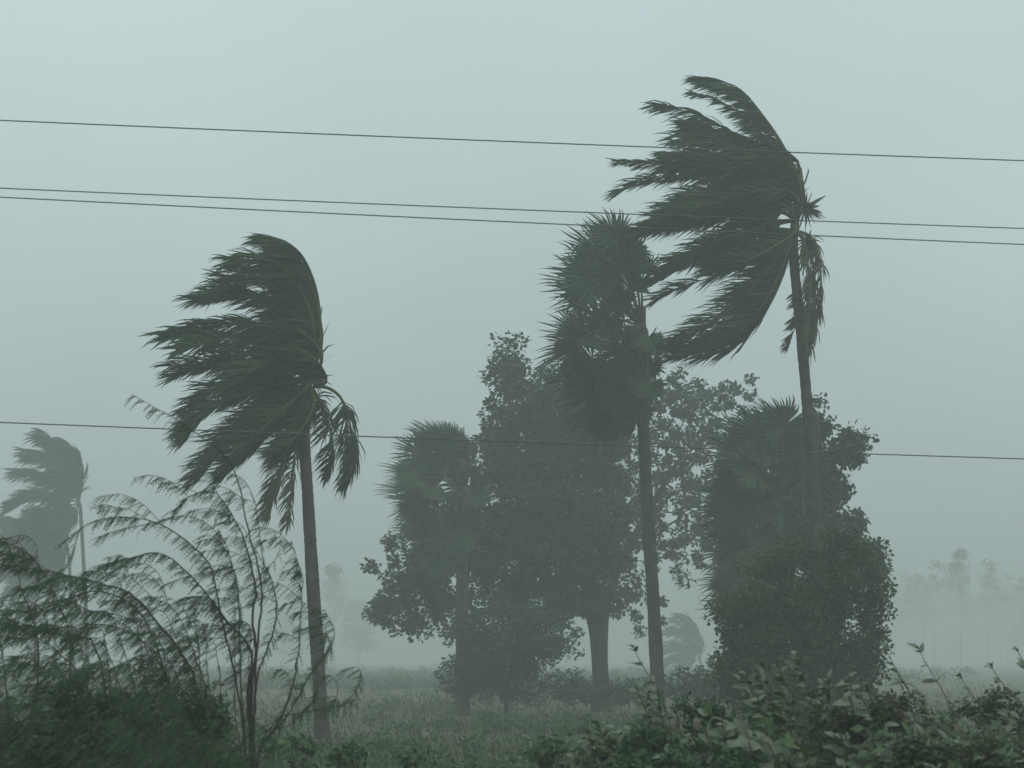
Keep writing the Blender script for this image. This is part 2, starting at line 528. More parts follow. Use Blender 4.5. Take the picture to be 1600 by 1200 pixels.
C0 = (484, 596)
left_fronds = [
    ([C0, (499, 530), (493, 455), (470, 398), (440, 374), (412, 372)], .3, dict(phi=.3, Lmax=1.0, wind=.9, spread=.5, t0=.34)),
    ([C0, (500, 525), (494, 470), (478, 420), (452, 388)], -.5, dict(phi=.1, Lmax=1.3, wind=1.1, copies=2, spread=.5, t0=.34)),
    ([C0, (498, 535), (488, 480), (465, 430), (430, 402)], .7, dict(phi=-.2, Lmax=1.25, wind=1.0, copies=2, spread=.6, t0=.34)),
    ([C0, (490, 510), (462, 440), (420, 406), (368, 408)], -1.2, dict(phi=-.2)),
    ([C0, (480, 520), (450, 455), (400, 425), (345, 432)], 1.4, dict(phi=.2)),
    ([C0, (470, 525), (425, 478), (365, 458), (302, 468)], -.6, dict(Lmax=.9, phi=.1)),
    ([C0, (462, 540), (410, 512), (345, 508), (264, 524)], .9, dict(phi=.4, Lmax=.95)),
    ([C0, (458, 555), (400, 535), (335, 532), (285, 545)], -1.6, dict(phi=.3, Lmax=.95)),
    ([C0, (455, 575), (400, 563), (335, 568), (272, 588)], .4, dict(phi=.1, Lmax=.9)),
    ([C0, (450, 590), (390, 590), (340, 605), (300, 640)], 1.2, dict(phi=.1, copies=1)),
    ([C0, (450, 598), (390, 612), (335, 632), (292, 676)], -.9, dict(phi=.2, Lmax=1.0)),
    ([C0, (455, 612), (405, 650), (355, 688), (312, 742)], .7, dict(phi=-.1, Lmax=1.1)),
    ([C0, (458, 620), (425, 660), (392, 698), (352, 742)], -1.0, dict(phi=.3, Lmax=1.0)),
    ([C0, (475, 570), (440, 560), (400, 575), (370, 600)], -1.9, dict(phi=.1, Lmax=1.2)),
    ([C0, (478, 612), (450, 640), (420, 672), (395, 700)], 1.6, dict(phi=-.1, Lmax=1.2)),
    ([C0, (500, 575), (498, 545), (470, 520), (430, 512)], -1.0, dict(phi=.1, Lmax=1.3, wind=1.0, t0=.34)),
    ([C0, (506, 600), (508, 585), (490, 560), (450, 548)], -1.5, dict(phi=.1, Lmax=1.1, wind=1.0, t0=.34)),
    ([C0, (490, 630), (478, 660), (455, 690), (430, 705)], -1.2, dict(phi=.1, Lmax=.9, wind=.8)),
    ([C0, (470, 640), (447, 690), (436, 740), (416, 806)], .6, dict(phi=.2, Lmax=.8, wind=.3, droop=.4, copies=2, ragged=.3, old=True)),
    ([C0, (474, 650), (462, 700), (456, 760), (452, 816)], -.8, dict(phi=.2, Lmax=.65, wind=.25, droop=.4, copies=1, ragged=.35, old=True)),
    ([(490, 604), (512, 606), (534, 624), (548, 668), (556, 712), (546, 752)], -.4, dict(phi=.15, Lmax=.9, wind=.35, droop=.55, copies=1, t0=.3, spread=.6, ragged=.1)),
    ([(488, 606), (506, 640), (520, 690), (518, 736)], .6, dict(phi=.3, Lmax=.8, wind=.5, droop=.4, copies=1, ragged=.3)),
]
palm, pb = coconut_palm(44.0, [(505, 1160), (497, 1040), (488, 900), (480, 760), (475, 680), (482, 615)], .195, .15, left_fronds,
                        "tall coconut palm behind the thorn scrub, crown streaming in the wind", copies=2)
# old fruit stalks and fibre at the crown
def crown_fibre(root, base, d, px, spikes, n=40, name="crown_fibre", rad=.42):
    mb = MB()
    c = at(*px, d)
    for k in range(n):
        dr = norm(rng.normal(size=3) * np.array((1, .8, .9)) + np.array((.35, 0, .1)))
        ln = rad * random.uniform(.5, 1.2)
        mb.tube(spline([c + dr * .05, c + dr * ln * .6, c + dr * ln + np.array((-.03, 0, -.06))], 5), np.array((.03, .026, .02, .013, .004)), 4)
    for x, y in spikes:
        q = at(x, y, d)
        mb.tube(spline([c, (c + q) / 2 + np.array((0, 0, .05)), q], 8), np.linspace(.075, .015, 8), 6)
    mb.build(name, M_FIBRE, root, base)


crown_fibre(palm, pb, 44.0, (488, 590), [(512, 588), (503, 480), (507, 600), (495, 545)], rad=.55)

C1 = (1243, 345)
right_fronds = [
    ([C1, (1250, 290), (1228, 235), (1196, 185), (1152, 136), (1096, 122)], .5, dict(phi=.25, Lmax=1.15, copies=1, wind=.8, spread=.6, t0=.34)),
    ([C1, (1250, 285), (1224, 232), (1190, 180), (1150, 142), (1110, 130)], -.4, dict(phi=-.2, Lmax=1.1, copies=1, wind=.8, spread=.6, t0=.34)),
    ([C1, (1249, 280), (1210, 230), (1165, 185), (1125, 158), (1084, 146)], -1.1, dict(phi=.1, Lmax=.6, copies=1, t0=.34)),
    ([C1, (1248, 278), (1195, 240), (1130, 198), (1075, 174), (1024, 164)], .9, dict(phi=.3, Lmax=1.0, copies=1, t0=.3)),
    ([C1, (1250, 270), (1240, 245), (1200, 230), (1140, 210), (1080, 195)], -.3, dict(phi=.2, Lmax=1.1, copies=2, t0=.34)),
    ([C1, (1245, 275), (1180, 245), (1120, 222), (1055, 213)], -1.6, dict(phi=.1)),
    ([C1, (1250, 285), (1235, 260), (1180, 255), (1110, 245), (1050, 240)], 1.6, dict(phi=-.3, t0=.36)),
    ([C1, (1235, 290), (1170, 270), (1110, 258), (1050, 262)], .3, dict(phi=.1)),
    ([C1, (1225, 300), (1160, 278), (1080, 262), (968, 252)], -.5, dict(phi=.1, Lmax=.75, copies=1)),
    ([C1, (1225, 305), (1160, 290), (1060, 278), (1000, 284), (964, 304)], .8, dict(phi=.25, Lmax=.9, copies=1)),
    ([C1, (1225, 310), (1165, 300), (1100, 300), (1040, 318)], -1.2, dict(phi=.1)),
    ([C1, (1225, 320), (1165, 314), (1100, 318), (1040, 336)], 1.5, dict(phi=-.2)),
    ([C1, (1222, 332), (1160, 336), (1090, 345), (1005, 362)], .5, dict(phi=.2, Lmax=1.0)),
    ([C1, (1220, 345), (1160, 362), (1100, 385), (1030, 420)], -.8, dict(phi=.15, Lmax=1.0)),
    ([C1, (1228, 372), (1180, 400), (1120, 430), (1060, 450), (1025, 470)], 1.1, dict(phi=.1, Lmax=.95, copies=1)),
    ([C1, (1248, 320), (1236, 300), (1200, 296), (1150, 305)], -1.6, dict(phi=.1, Lmax=1.2, wind=.9, t0=.34)),
    ([C1, (1240, 365), (1210, 385), (1170, 405), (1120, 415)], -1.7, dict(phi=.2, Lmax=1.2, wind=.9)),
    ([C1, (1252, 330), (1250, 290), (1235, 262), (1190, 250)], -.8, dict(phi=.2, Lmax=1.2, wind=1.0, t0=.34)),
    ([C1, (1232, 392), (1206, 440), (1170, 490), (1120, 535), (1058, 558)], -.5, dict(phi=-.1, Lmax=1.35, wind=.75, copies=2)),
    ([C1, (1230, 400), (1214, 450), (1188, 502), (1152, 538), (1100, 556)], .8, dict(phi=.2, Lmax=1.35, wind=.8, copies=2)),
    ([C1, (1230, 395), (1205, 455), (1170, 505), (1135, 535)], -.9, dict(phi=.1, Lmax=1.4, wind=.8, copies=2)),
    ([C1, (1222, 392), (1180, 440), (1130, 490), (1045, 545)], 1.5, dict(phi=.4, Lmax=1.2, copies=2)),
    ([(1248, 362), (1268, 372), (1281, 415), (1282, 470), (1275, 515), (1268, 545)], -.3, dict(phi=.4, Lmax=.75, wind=.12, droop=.9, copies=1, spread=.3, old=True)),
    ([(1246, 365), (1262, 380), (1272, 425), (1274, 480), (1266, 535)], .35, dict(phi=-.4, Lmax=.7, wind=.2, droop=.9, copies=1, spread=.3, old=True)),
    ([(1246, 362), (1258, 385), (1264, 440), (1264, 500), (1262, 548)], -.5, dict(phi=.1, Lmax=.7, wind=.15, droop=.9, copies=1, spread=.35, old=True)),
    ([(1243, 372), (1248, 430), (1247, 490), (1232, 542)], .5, dict(phi=.1, Lmax=.5, wind=.5, droop=.3, copies=1, old=True, t0=.45, ragged=.3)),
]
palm2, pb2 = coconut_palm(50.0, [(1292, 1110), (1285, 960), (1276, 800), (1262, 640), (1250, 500), (1240, 400), (1243, 335)], .235, .145, right_fronds,
                          "tallest coconut palm, ragged crown blown sideways above the cables", copies=3)
crown_fibre(palm2, pb2, 50.0, (1258, 328), [(1290, 306), (1280, 322), (1284, 332), (1252, 262)], n=70, rad=.62)
crown_fibre(palm2, pb2, 50.0, (1262, 376), [(1284, 390), (1276, 376)], n=30, name="fruit_stalk", rad=.40)


# ------------------------------------------------------------------ palmyra (fan) palms
def fan_leaf(hub, direc, normal, r, nseg=40, spread=5.0, wind=.45):
    direc = norm(direc)
    normal = norm(normal - direc * (normal @ direc))
    side = np.cross(direc, normal)
    mb = MB()
    ang = np.linspace(-spread / 2, spread / 2, nseg + 1)
    h = .022 * r * np.where(np.arange(nseg + 1) % 2, 1, -1)
    cup = rng.normal(.15, .25)
    spread = spread * random.uniform(.7, 1.1)
    def pt(a, t, hh):
        q = direc * math.cos(a) + side * math.sin(a) + normal * (cup * t + .25 * abs(math.sin(a * .5)))
        v = q * t * r + normal * hh * min(1, t * 2)
        w = v + WIND * r * wind * t * t
        ln = np.linalg.norm(v)
        nw = np.linalg.norm(w)
        return hub + w / max(nw, 1e-6) * (ln * .55 + nw * .45)
    for i in range(nseg):
        if random.random() < .07:
            continue
        a, b2 = ang[i], ang[i + 1]
        am = (a + b2) / 2 + rng.normal(0, .02)
        ro = (.86 + .14 * math.cos(am * .7)) * random.uniform(.74, 1.08)
        gap = (b2 - a) * .24
        V = [pt(a, .03, 0), pt(b2, .03, 0), pt(b2, .50, h[i + 1]), pt(a, .50, h[i]),
             pt(am + gap, .78 * ro, 0) , pt(am - gap, .78 * ro, 0), pt(am + rng.normal(0, .03), ro, 0) + np.array((0, 0, -.05 * r * random.random()))]
        k = mb.n
        mb.v.append(np.array(V)); mb.n += 7
        mb.f.append(np.array([[k, k + 1, k + 2, k + 3], [k + 3, k + 2, k + 4, k + 5]]))
        mb.f.append(np.array([[k + 5, k + 4, k + 6]]))
    return mb


def palmyra(d, trunk_px, r0, r1, center, hubs, rad, label, group="palmyra palms", extra=0, box=None, wind=.45):
    base = at(*trunk_px[0], d)
    base[2] = gz(base[0], base[1])
    pts = [base] + [at(x, y, d) for x, y in trunk_px[1:]]
    root = thing("palmyra_palm", base, label, "palm tree", group)
    trunk_tube(pts, r0, r1, ring=.008, step=.2, flare=1.3).build("trunk", M_BARK_PALMYRA, root, base)
    c = at(*center, d)
    hl = list(hubs)
    for k in range(extra):
        x0, y0, x1, y1 = box
        hl.append((random.uniform(x0, x1), random.uniform(y0, y1), random.uniform(.75, 1.0)))
    for (x, y, s) in hl:
        dy = random.uniform(-1, 1) * rad * 1.1
        hub = at(x, y, d + dy)
        out = hub - c
        dr = norm(norm(out) * 1.0 + WIND * .55 + rng.normal(0, .18, 3))
        nr = norm(np.array((random.uniform(-.8, .8), -1.0, random.uniform(-.9, 1.0))))
        fl = fan_leaf(hub, dr, nr, rad * s, wind=wind)
        fo = fl.build("fan_leaf", M_PALMYRA, root, base)
        st = MB()
        st.tube(spline([c, (c + hub) / 2 + np.array((.05, 0, .12)), hub + dr * rad * .12], 8), np.linspace(.06, .025, 8), 5)
        st.build("leaf_stalk", M_MIDRIB, fo, base)
    return root


palmyra(58.0, [(1030, 1095), (1022, 960), (1012, 800), (1005, 660), (1002, 560), (1000, 480)], .25, .22, (1002, 510),
        [(960, 392, 1), (938, 400, .95), (925, 430, 1), (928, 465, .95), (985, 392, .9), (970, 425, 1), (1000, 425, .8), (985, 455, .85),
         (905, 525, .95), (898, 545, 1), (925, 560, 1), (950, 540, 1), (975, 550, .95), (945, 600, 1), (930, 620, .9), (965, 610, .95),
         (985, 585, .9), (1010, 570, .8), (1005, 535, .75), (955, 655, .7), (975, 645, .75), (1000, 610, .8), (935, 500, .85), (945, 425, 1), (950, 640, .75),
         (1020, 560, .7), (1015, 530, .7), (960, 670, .7), (945, 665, .6), (985, 660, .65), (950, 585, .9), (920, 590, .9), (960, 370, .8), (975, 500, .9), (918, 445, 1), (1015, 600, .6), (1000, 640, .6), (965, 480, .8), (990, 620, .75)],
        1.55, "palmyra palm with spiky fan crown touching the tallest palm's fronds")
palmyra(74.0, [(722, 1105), (722, 980), (722, 860), (722, 760), (718, 720)], .30, .26, (718, 760),
        [(690, 690, .95), (675, 695, .95), (660, 712, 1), (700, 688, .85), (712, 695, .8), (650, 745, 1), (645, 765, .95), (650, 785, .9),
         (665, 800, .95), (680, 760, 1), (690, 735, 1), (700, 780, .95), (715, 800, .9), (690, 820, .9), (670, 830, .8), (722, 740, .75), (708, 715, .9), (650, 820, .8), (705, 845, .8),
         (728, 700, .7), (700, 700, .9), (745, 780, .7), (690, 800, .9), (665, 740, .95), (725, 830, .8), (725, 720, .7), (735, 770, .7), (740, 810, .7), (720, 850, .75), (680, 860, .8), (735, 740, .6), (695, 880, .6), (660, 780, 1)],
        1.55, "shorter palmyra palm at the edge of the leafy grove")
palmyra(62.0, [(1200, 1120), (1200, 1000), (1202, 860), (1208, 760)], .30, .26, (1215, 780),
        [(1205, 668, 1), (1225, 665, 1), (1185, 678, 1), (1240, 675, .8), (1160, 715, 1), (1170, 692, 1), (1150, 750, .95), (1180, 740, 1), (1215, 720, 1),
         (1140, 800, 1), (1160, 830, 1), (1145, 860, 1), (1150, 900, .9), (1140, 905, .85), (1150, 945, .8), (1180, 800, 1), (1200, 840, 1), (1220, 780, .95),
         (1240, 740, .8), (1235, 830, .9), (1190, 890, .95), (1215, 900, .9), (1255, 790, .8), (1170, 960, .8), (1240, 700, .8),
         (1165, 740, .95), (1155, 780, .95), (1150, 820, .95), (1160, 870, .95), (1175, 920, .9), (1195, 760, 1), (1225, 810, .9), (1210, 870, .9), (1250, 700, .7), (1195, 710, .95), (1175, 770, .95), (1200, 800, .95), (1215, 760, .95), (1230, 860, .9), (1180, 860, .95), (1250, 840, .8), (1255, 740, .7), (1205, 930, .8)],
        1.45, "squat palmyra palm with full skirt of fans against the tallest palm's trunk")


# ------------------------------------------------------------------ broadleaf trees and shrubs
def skeleton(trunk_pts, trunk_r, tips, tip_r, mb, sides=6, wiggle=.25, sag=0.0, power=2.2):
    """branches from the trunk out to every tip; radii by the pipe model"""
    P = spline(trunk_pts, 14)
    nodes = [p for p in P]
    parent = [-1] + list(range(len(P) - 1))
    chains = [list(range(len(P)))]
    start = int(len(P) * .38)
    allow = [i >= start for i in range(len(P))]
    pathl = [0.0]
    for i in range(1, len(P)):
        pathl.append(pathl[-1] + np.linalg.norm(P[i] - P[i - 1]))
    c = P[int(len(P) * .7)]
    order = np.argsort(np.linalg.norm(np.asarray(tips) - c, axis=1))
    arr = np.array(nodes)
    for ti in order:
        tip = np.asarray(tips[ti])
        dist = np.linalg.norm(arr - tip, axis=1)
        below = np.maximum(0, arr[:, 2] - tip[2]) * .5
        cost = dist + .22 * np.array(pathl) + below
        cost[~np.array(allow)] += 1e6
        k = int(np.argmin(cost))
        n = max(2, int(dist[k] / .7))
        a = arr[k]
        prev = k
        ch = [k]
        bend = rng.normal(0, wiggle, 3) * min(1.5, dist[k]) * .5
        for s in range(1, n + 1):
            t = s / n
            q = a * (1 - t) + tip * t + bend * math.sin(math.pi * t) + rng.normal(0, .04, 3) * (t < 1)
            q[2] += math.sin(math.pi * t) * dist[k] * .08
            nodes.append(q); parent.append(prev); allow.append(True)
            pathl.append(pathl[prev] + dist[k] / n)
            prev = len(nodes) - 1
            ch.append(prev)
        chains.append(ch)
        arr = np.array(nodes)
    area = np.zeros(len(nodes))
    child = np.zeros(len(nodes))
    for i in range(len(nodes) - 1, -1, -1):
        if child[i] == 0:
            area[i] = tip_r ** power
        if parent[i] >= 0:
            area[parent[i]] += area[i]; child[parent[i]] += 1
    r = area ** (1 / power)
    scale = trunk_r / max(r[0], 1e-6)
    r = np.where(r > tip_r * 1.01, np.maximum(tip_r, r * (scale ** np.clip(np.log(r / tip_r) / np.log(r[0] / tip_r), 0, 1))), tip_r)
    for ci, ch in enumerate(chains):
        rr = r[ch].copy()
        if ci > 0:
            rr[0] = min(rr[0], rr[1] * 1.15)
        else:
            rr = np.maximum(rr, np.linspace(trunk_r, trunk_r * .4, len(rr)))
            rr[0] *= 1.35; rr[1] *= 1.1
        mb.tube(arr[ch], rr, 9 if ci == 0 else sides)


def sample_ellipses(ells, n, d, depth, shell=.35, mind=0.0):
    """ells: (cx, cy, rx, ry[, weight]) in photo px -> points in ellipsoids standing at distance d"""
    w = np.array([e[2] * e[3] * (e[4] if len(e) > 4 else 1.0) for e in ells])
    w = w / w.sum()
    out = []
    tries = 0
    while len(out) < n and tries < n * 30:
        tries += 1
        e = ells[rng.choice(len(ells), p=w)]
        v = rand_unit(1)[0] * (rng.random() ** shell)
        dd = d + v[1] * depth * (e[2] * e[3]) ** .5 / ppm(d)
        p = at(e[0] + v[0] * e[2], e[1] + v[2] * -e[3], dd)
        if mind and out and np.min(np.linalg.norm(np.array(out[-400:]) - p, axis=1)) < mind:
            continue
        out.append(p)
    return out


def clusters(mb, tips, per, rad, leaf, wid, flat=.75, wind=.5, jitter=.5):
    tips = np.asarray(tips)
    n = len(tips) * per
    sz = np.repeat(rad * (1 + jitter * 1.5 * (rng.random(len(tips)) - .5)), per)
    c = np.repeat(tips, per, 0)
    v = rand_unit(n) * (rng.random((n, 1)) ** .45)
    p = c + v * sz[:, None] * np.array((1, 1, flat))
    dr = norm(v * .6 + rand_unit(n) * .6 + WIND * wind + np.array((0, 0, -.15)))
    nr = norm(rand_unit(n) * .8 + np.array((0, -.25, .8)))
    leaf_batch(mb, p, dr, nr, leaf * (.65 + .7 * rng.random(n)), wid * (.65 + .7 * rng.random(n)))


def broad_tree(name, d, trunk_px, trunk_r, ells, ntips, label, cat="tree", depth=1.0, per=34, rad=.5, leaf=.26, wid=.15, mat=None, group=None,
               tip_r=.012, mind=.35, shell=.4, wind=.5, bark=None, tz=None):
    base = at(*trunk_px[0], d)
    base[2] = gz(base[0], base[1])
    pts = [base] + [at(x, y, d) for x, y in trunk_px[1:]]
    root = thing(name, base, label, cat, group)
    tips = sample_ellipses(ells, ntips, d, depth, shell=shell, mind=mind)
    tips = [t if t[2] > .3 else np.array((t[0], t[1], .3)) for t in tips]
    tk = MB()
    skeleton(pts, trunk_r, tips, tip_r, tk)
    tk.build("trunk", bark or M_BARK, root, base)
    cr = MB()
    clusters(cr, tips, per, rad, leaf, wid, wind=wind)
    tag(cr.build("crown", mat or M_TREE, root, base), kind="stuff")
    return root


# the large spreading tree behind the palms
broad_tree("broadleaf_tree", 79.0, [(940, 1100), (936, 1020), (928, 960), (912, 900), (896, 820), (876, 740)], .40,
           [(800, 582, 42, 56, 1.3), (850, 640, 95, 75, 1.3), (780, 680, 36, 60), (830, 740, 110, 95, 1.3), (900, 700, 90, 100, 1.2),
            (780, 850, 95, 85, 1.1), (880, 850, 100, 80, 1.2), (700, 890, 100, 75, 1.0), (612, 945, 34, 40, 1.2), (582, 890, 12, 14, 1.6), (612, 850, 10, 12, 1.6), (640, 970, 30, 26, 1), (672, 1008, 18, 16, 1),
            (840, 925, 80, 45, 1), (930, 890, 80, 60, 1.3), (905, 945, 60, 30, 1), (700, 950, 60, 36, 1), (740, 780, 50, 70, .9), (940, 800, 60, 90, 1)],
           720, "large spreading broadleaf tree, thickest trunk of the grove", per=84, rad=.56, shell=.48, leaf=.22, wid=.15, mind=.5)
broad_tree("broadleaf_tree", 88.0, [(945, 1100), (942, 1010), (950, 930), (985, 850), (1030, 770), (1060, 720)], .26,
           [(1080, 640, 95, 58, 1.3), (1140, 615, 44, 34, .9), (1050, 600, 36, 26, .7), (1172, 602, 12, 10, 1), (1060, 740, 90, 80, .7), (990, 780, 70, 90, .7), (1050, 850, 90, 70, .5),
            (1000, 950, 50, 40, .6), (1090, 800, 70, 70, .55), (950, 720, 50, 60, .8), (1070, 690, 90, 50, .9)],
           230, "airy broadleaf tree with light gaps behind the middle palmyra", per=64, rad=.42, shell=.5, leaf=.22, wid=.15, mind=.75)
broad_tree("broadleaf_tree", 66.0, [(1300, 1115), (1302, 1000), (1305, 900), (1300, 800), (1295, 720)], .22,
           [(1330, 700, 22, 24, 1.6), (1292, 740, 34, 36, 1), (1316, 758, 18, 18, 1.2), (1335, 822, 16, 20, 1.5), (1284, 665, 8, 24, 1), (1276, 640, 8, 16, 1), (1356, 880, 34, 28, 1.6), (1296, 870, 46, 60, 1.1),
            (1270, 800, 40, 90, 1.1), (1280, 700, 22, 40, .9), (1282, 780, 30, 60, 1), (1345, 690, 12, 14, 1.6), (1250, 720, 30, 60, .8), (1372, 885, 16, 16, 1.6), (1230, 800, 40, 80, .8)],
           310, "slender tree with big rounded leaf clumps behind the squat palmyra", per=70, rad=.46, leaf=.22, wid=.15, mat=M_TREE2, mind=.22)
# creeper-smothered shrub mass
broad_tree("overgrown_shrub", 44.0, [(1260, 1150), (1262, 1080), (1262, 1010)], .14,
           [(1180, 970, 50, 56, 1), (1255, 955, 70, 50, 1.2), (1320, 925, 40, 50, 1.2), (1362, 930, 22, 42, 1), (1366, 985, 20, 40, 1), (1222, 885, 22, 30, 1.1), (1275, 880, 14, 26, 1.2), (1300, 850, 12, 24, 1.1), (1340, 862, 20, 26, 1.2), (1180, 905, 14, 22, 1.0), (1366, 890, 12, 18, 1.2), (1250, 850, 10, 20, .9), (1384, 950, 10, 16, 1.6), (1380, 1015, 10, 14, 1.4), (1140, 1000, 14, 22, 1.2), (1128, 950, 8, 12, 1), (1346, 1040, 30, 60, 1), (1250, 1040, 90, 80, 1.1), (1170, 1050, 46, 60, 1)],
           300, "dense yellow-green creeper-covered shrub below the slender tree", "shrub", per=130, rad=.38, leaf=.10, wid=.075, mat=M_SHRUB, mind=.28, shell=.36, depth=.7)
broad_tree("scrub_bush", 72.0, [(790, 1110), (792, 1080), (795, 1050)], .10,
           [(790, 1005, 80, 50, 1.2), (740, 1055, 50, 38, 1), (850, 1000, 55, 40, 1), (810, 1070, 110, 30, .9), (780, 1040, 70, 50, 1), (740, 990, 40, 50, .8), (800, 960, 60, 36, .8)],
           290, "dark rounded bush at the foot of the shorter palmyra", "shrub", per=60, rad=.46, leaf=.16, wid=.10, mat=M_DARKSHRUB, mind=.2)
broad_tree("scrub_bush", 66.0, [(1110, 1130), (1110, 1100), (1108, 1085)], .06,
           [(1090, 1070, 60, 26, 1), (1140, 1060, 40, 40, 1)],
           60, "low bush between the middle and squat palmyra palms", "shrub", per=50, rad=.36, leaf=.14, wid=.09, mat=M_DARKSHRUB, mind=.2)
broad_tree("scrub_bush", 74.0, [(925, 1115), (925, 1100), (925, 1090)], .05,
           [(890, 1082, 50, 18, 1), (965, 1084, 50, 18, 1), (1000, 1080, 30, 20, 1)],
           70, "low scrub hiding the foot of the thickest trunk", "shrub", per=50, rad=.34, leaf=.14, wid=.09, mat=M_DARKSHRUB, mind=.15)
# low tangle over the ground between the grass
ug = MB()
nt = 900
yy = 1.0 / (1.0 / 24.0 + rng.random(nt) * (1.0 / 110.0 - 1.0 / 24.0))
xx = (rng.random(nt) - .5) * yy * .72
keep = np.sin(xx * .55 + 1.3 * np.sin(yy * .21)) * np.sin(yy * .33 + xx * .2) > -.15
xx, yy = xx[keep], yy[keep]
clusters(ug, np.stack((xx, yy, .18 + .28 * rng.random(len(xx))), -1), 60, .5, .13, .07, flat=.6)
nf = 260
yf = 130.0 + 170.0 * rng.random(nf)
xf = (-.34 + .62 * rng.random(nf)) * yf
clusters(ug, np.stack((xf, yf, .3 + .7 * rng.random(nf) ** 2), -1), 60, 1.0, .35, .2, flat=.6)
tag(ug.build("undergrowth", M_WEED), "low leafy undergrowth scattered through the grass", "undergrowth", kind="stuff")

# ------------------------------------------------------------------ distant palms and trees, fading into the rain
def far_palm(d, trunk_px, top, fronds, label, group, Lmax=1.8, copies=3):
    return coconut_palm(d, trunk_px, .20, .14, fronds, label, group, Lmax=Lmax, copies=copies, midribs=True, nleaf=70, width=.06, jit=13)


far_palm(138.0, [(137, 1070), (134, 950), (130, 870), (126, 800), (124, 785)], None,
         [([(124, 785), (122, 740), (112, 705), (98, 686)], .8), ([(124, 785), (110, 730), (88, 695), (66, 680)], -.8), ([(124, 785), (100, 740), (72, 712), (40, 705)], .5),
          ([(124, 785), (95, 755), (64, 740), (36, 736)], -.5), ([(124, 785), (92, 775), (58, 770), (22, 790)], .9), ([(124, 785), (95, 795), (60, 810), (20, 840)], -.9),
          ([(124, 785), (100, 810), (72, 840), (45, 875)], .3), ([(124, 785), (112, 820), (96, 850), (82, 880)], -.4), ([(124, 785), (130, 740), (124, 710)], .2)],
         "hazy coconut palm with leaning thin trunk, tallest of the distant cluster", "distant coconut palms", copies=3)
far_palm(146.0, [(112, 1070), (111, 960), (108, 880), (104, 850)], None,
         [([(104, 850), (96, 820), (76, 800), (50, 798)], .6), ([(104, 850), (80, 836), (50, 830), (18, 842)], -.7), ([(104, 850), (76, 850), (44, 860), (10, 888)], .5),
          ([(104, 850), (84, 868), (62, 885), (40, 910)], -.3), ([(104, 850), (98, 880), (88, 905), (80, 925)], .3), ([(104, 850), (90, 825), (60, 818), (30, 825)], 1.0)],
         "hazy shorter coconut palm just beneath the tallest distant crown", "distant coconut palms")
for k, (x, top) in enumerate(((52, 860), (82, 880))):
    far_palm(152.0 + 5 * k, [(x + 4, 1066), (x + 3, 960), (x, top)], None,
             [([(x, top), (x - 14, top - 20), (x - 36, top - 26), (x - 60, top - 16)], .6), ([(x, top), (x - 24, top - 8), (x - 48, top), (x - 74, top + 20)], -.6),
              ([(x, top), (x - 20, top + 8), (x - 40, top + 24), (x - 56, top + 48)], .4), ([(x, top), (x - 8, top + 14), (x - 18, top + 34), (x - 26, top + 56)], -.3),
              ([(x, top), (x - 4, top - 16), (x - 20, top - 34), (x - 44, top - 40)], .2)],
             ("faint palm with the leftmost thin trunk of the distant cluster", "faint palm between the distant cluster's outer trunks")[k], "distant coconut palms")
far_palm(225.0, [(1098, 1082), (1097, 1055), (1094, 1030)], None,
         [([(1094, 1030), (1092, 995), (1076, 972), (1052, 968)], .5), ([(1094, 1030), (1082, 1000), (1062, 985), (1036, 990)], -.5), ([(1094, 1030), (1076, 1012), (1054, 1006), (1030, 1015)], .4),
          ([(1094, 1030), (1078, 1026), (1058, 1028), (1034, 1044)], -.5), ([(1094, 1030), (1098, 1005), (1086, 982), (1064, 976)], -.2), ([(1094, 1030), (1082, 1036), (1068, 1046), (1052, 1062)], .3)],
         "small bent-over young palm in the haze behind the middle palmyra trunk", None, Lmax=2.0, copies=2)


def far_tree(d, x, ybase, ytop, w, label, group, n=26, depth=.8, bare=.45):
    h = ybase - ytop
    broad_tree("distant_tree", d, [(x, ybase), (x, ybase - h * .3), (x, ybase - h * .6)], .09 * h / ppm(d) / 12,
               [(x, ytop + h * (1 - bare) * .5, w, h * (1 - bare) * .5, 1)], n, label, "tree", per=60, rad=2.6, leaf=.7, wid=.5, mat=M_FAR, group=group, mind=.6, depth=depth, tip_r=.03)


FT = "far tree line in the rain"
far_tree(620.0, 1502, 1045, 858, 20, "tallest of the ghostly trees in the far tree line", FT, 34)
for x, yt, w in ((1425, 882, 24), (1462, 874, 26), (1540, 876, 18), (1575, 896, 20), (1606, 888, 24), (1396, 896, 20), (1444, 906, 26), (1484, 902, 22), (1520, 912, 24), (1556, 914, 22), (1590, 922, 20)):
    far_tree(620.0 + rng.random() * 140, x + random.uniform(-6, 6), 1042, yt + random.uniform(-8, 10), w * random.uniform(1.0, 1.7), "ghostly tree in the far tree line, nearly lost in rain", FT, 26, bare=random.uniform(.12, .5))
far_tree(520.0, 522, 1045, 872, 16, "ghostly lone tree beside the left coconut trunk, nearly lost in rain", None, 22, bare=.4)
far_tree(500.0, 560, 1045, 930, 26, "low ghostly tree clump between left coconut palm and grove", None, 30, bare=.2)
far_tree(500.0, 455, 1045, 955, 30, "low ghostly tree behind the thorn scrub twigs", None, 30, bare=.2)


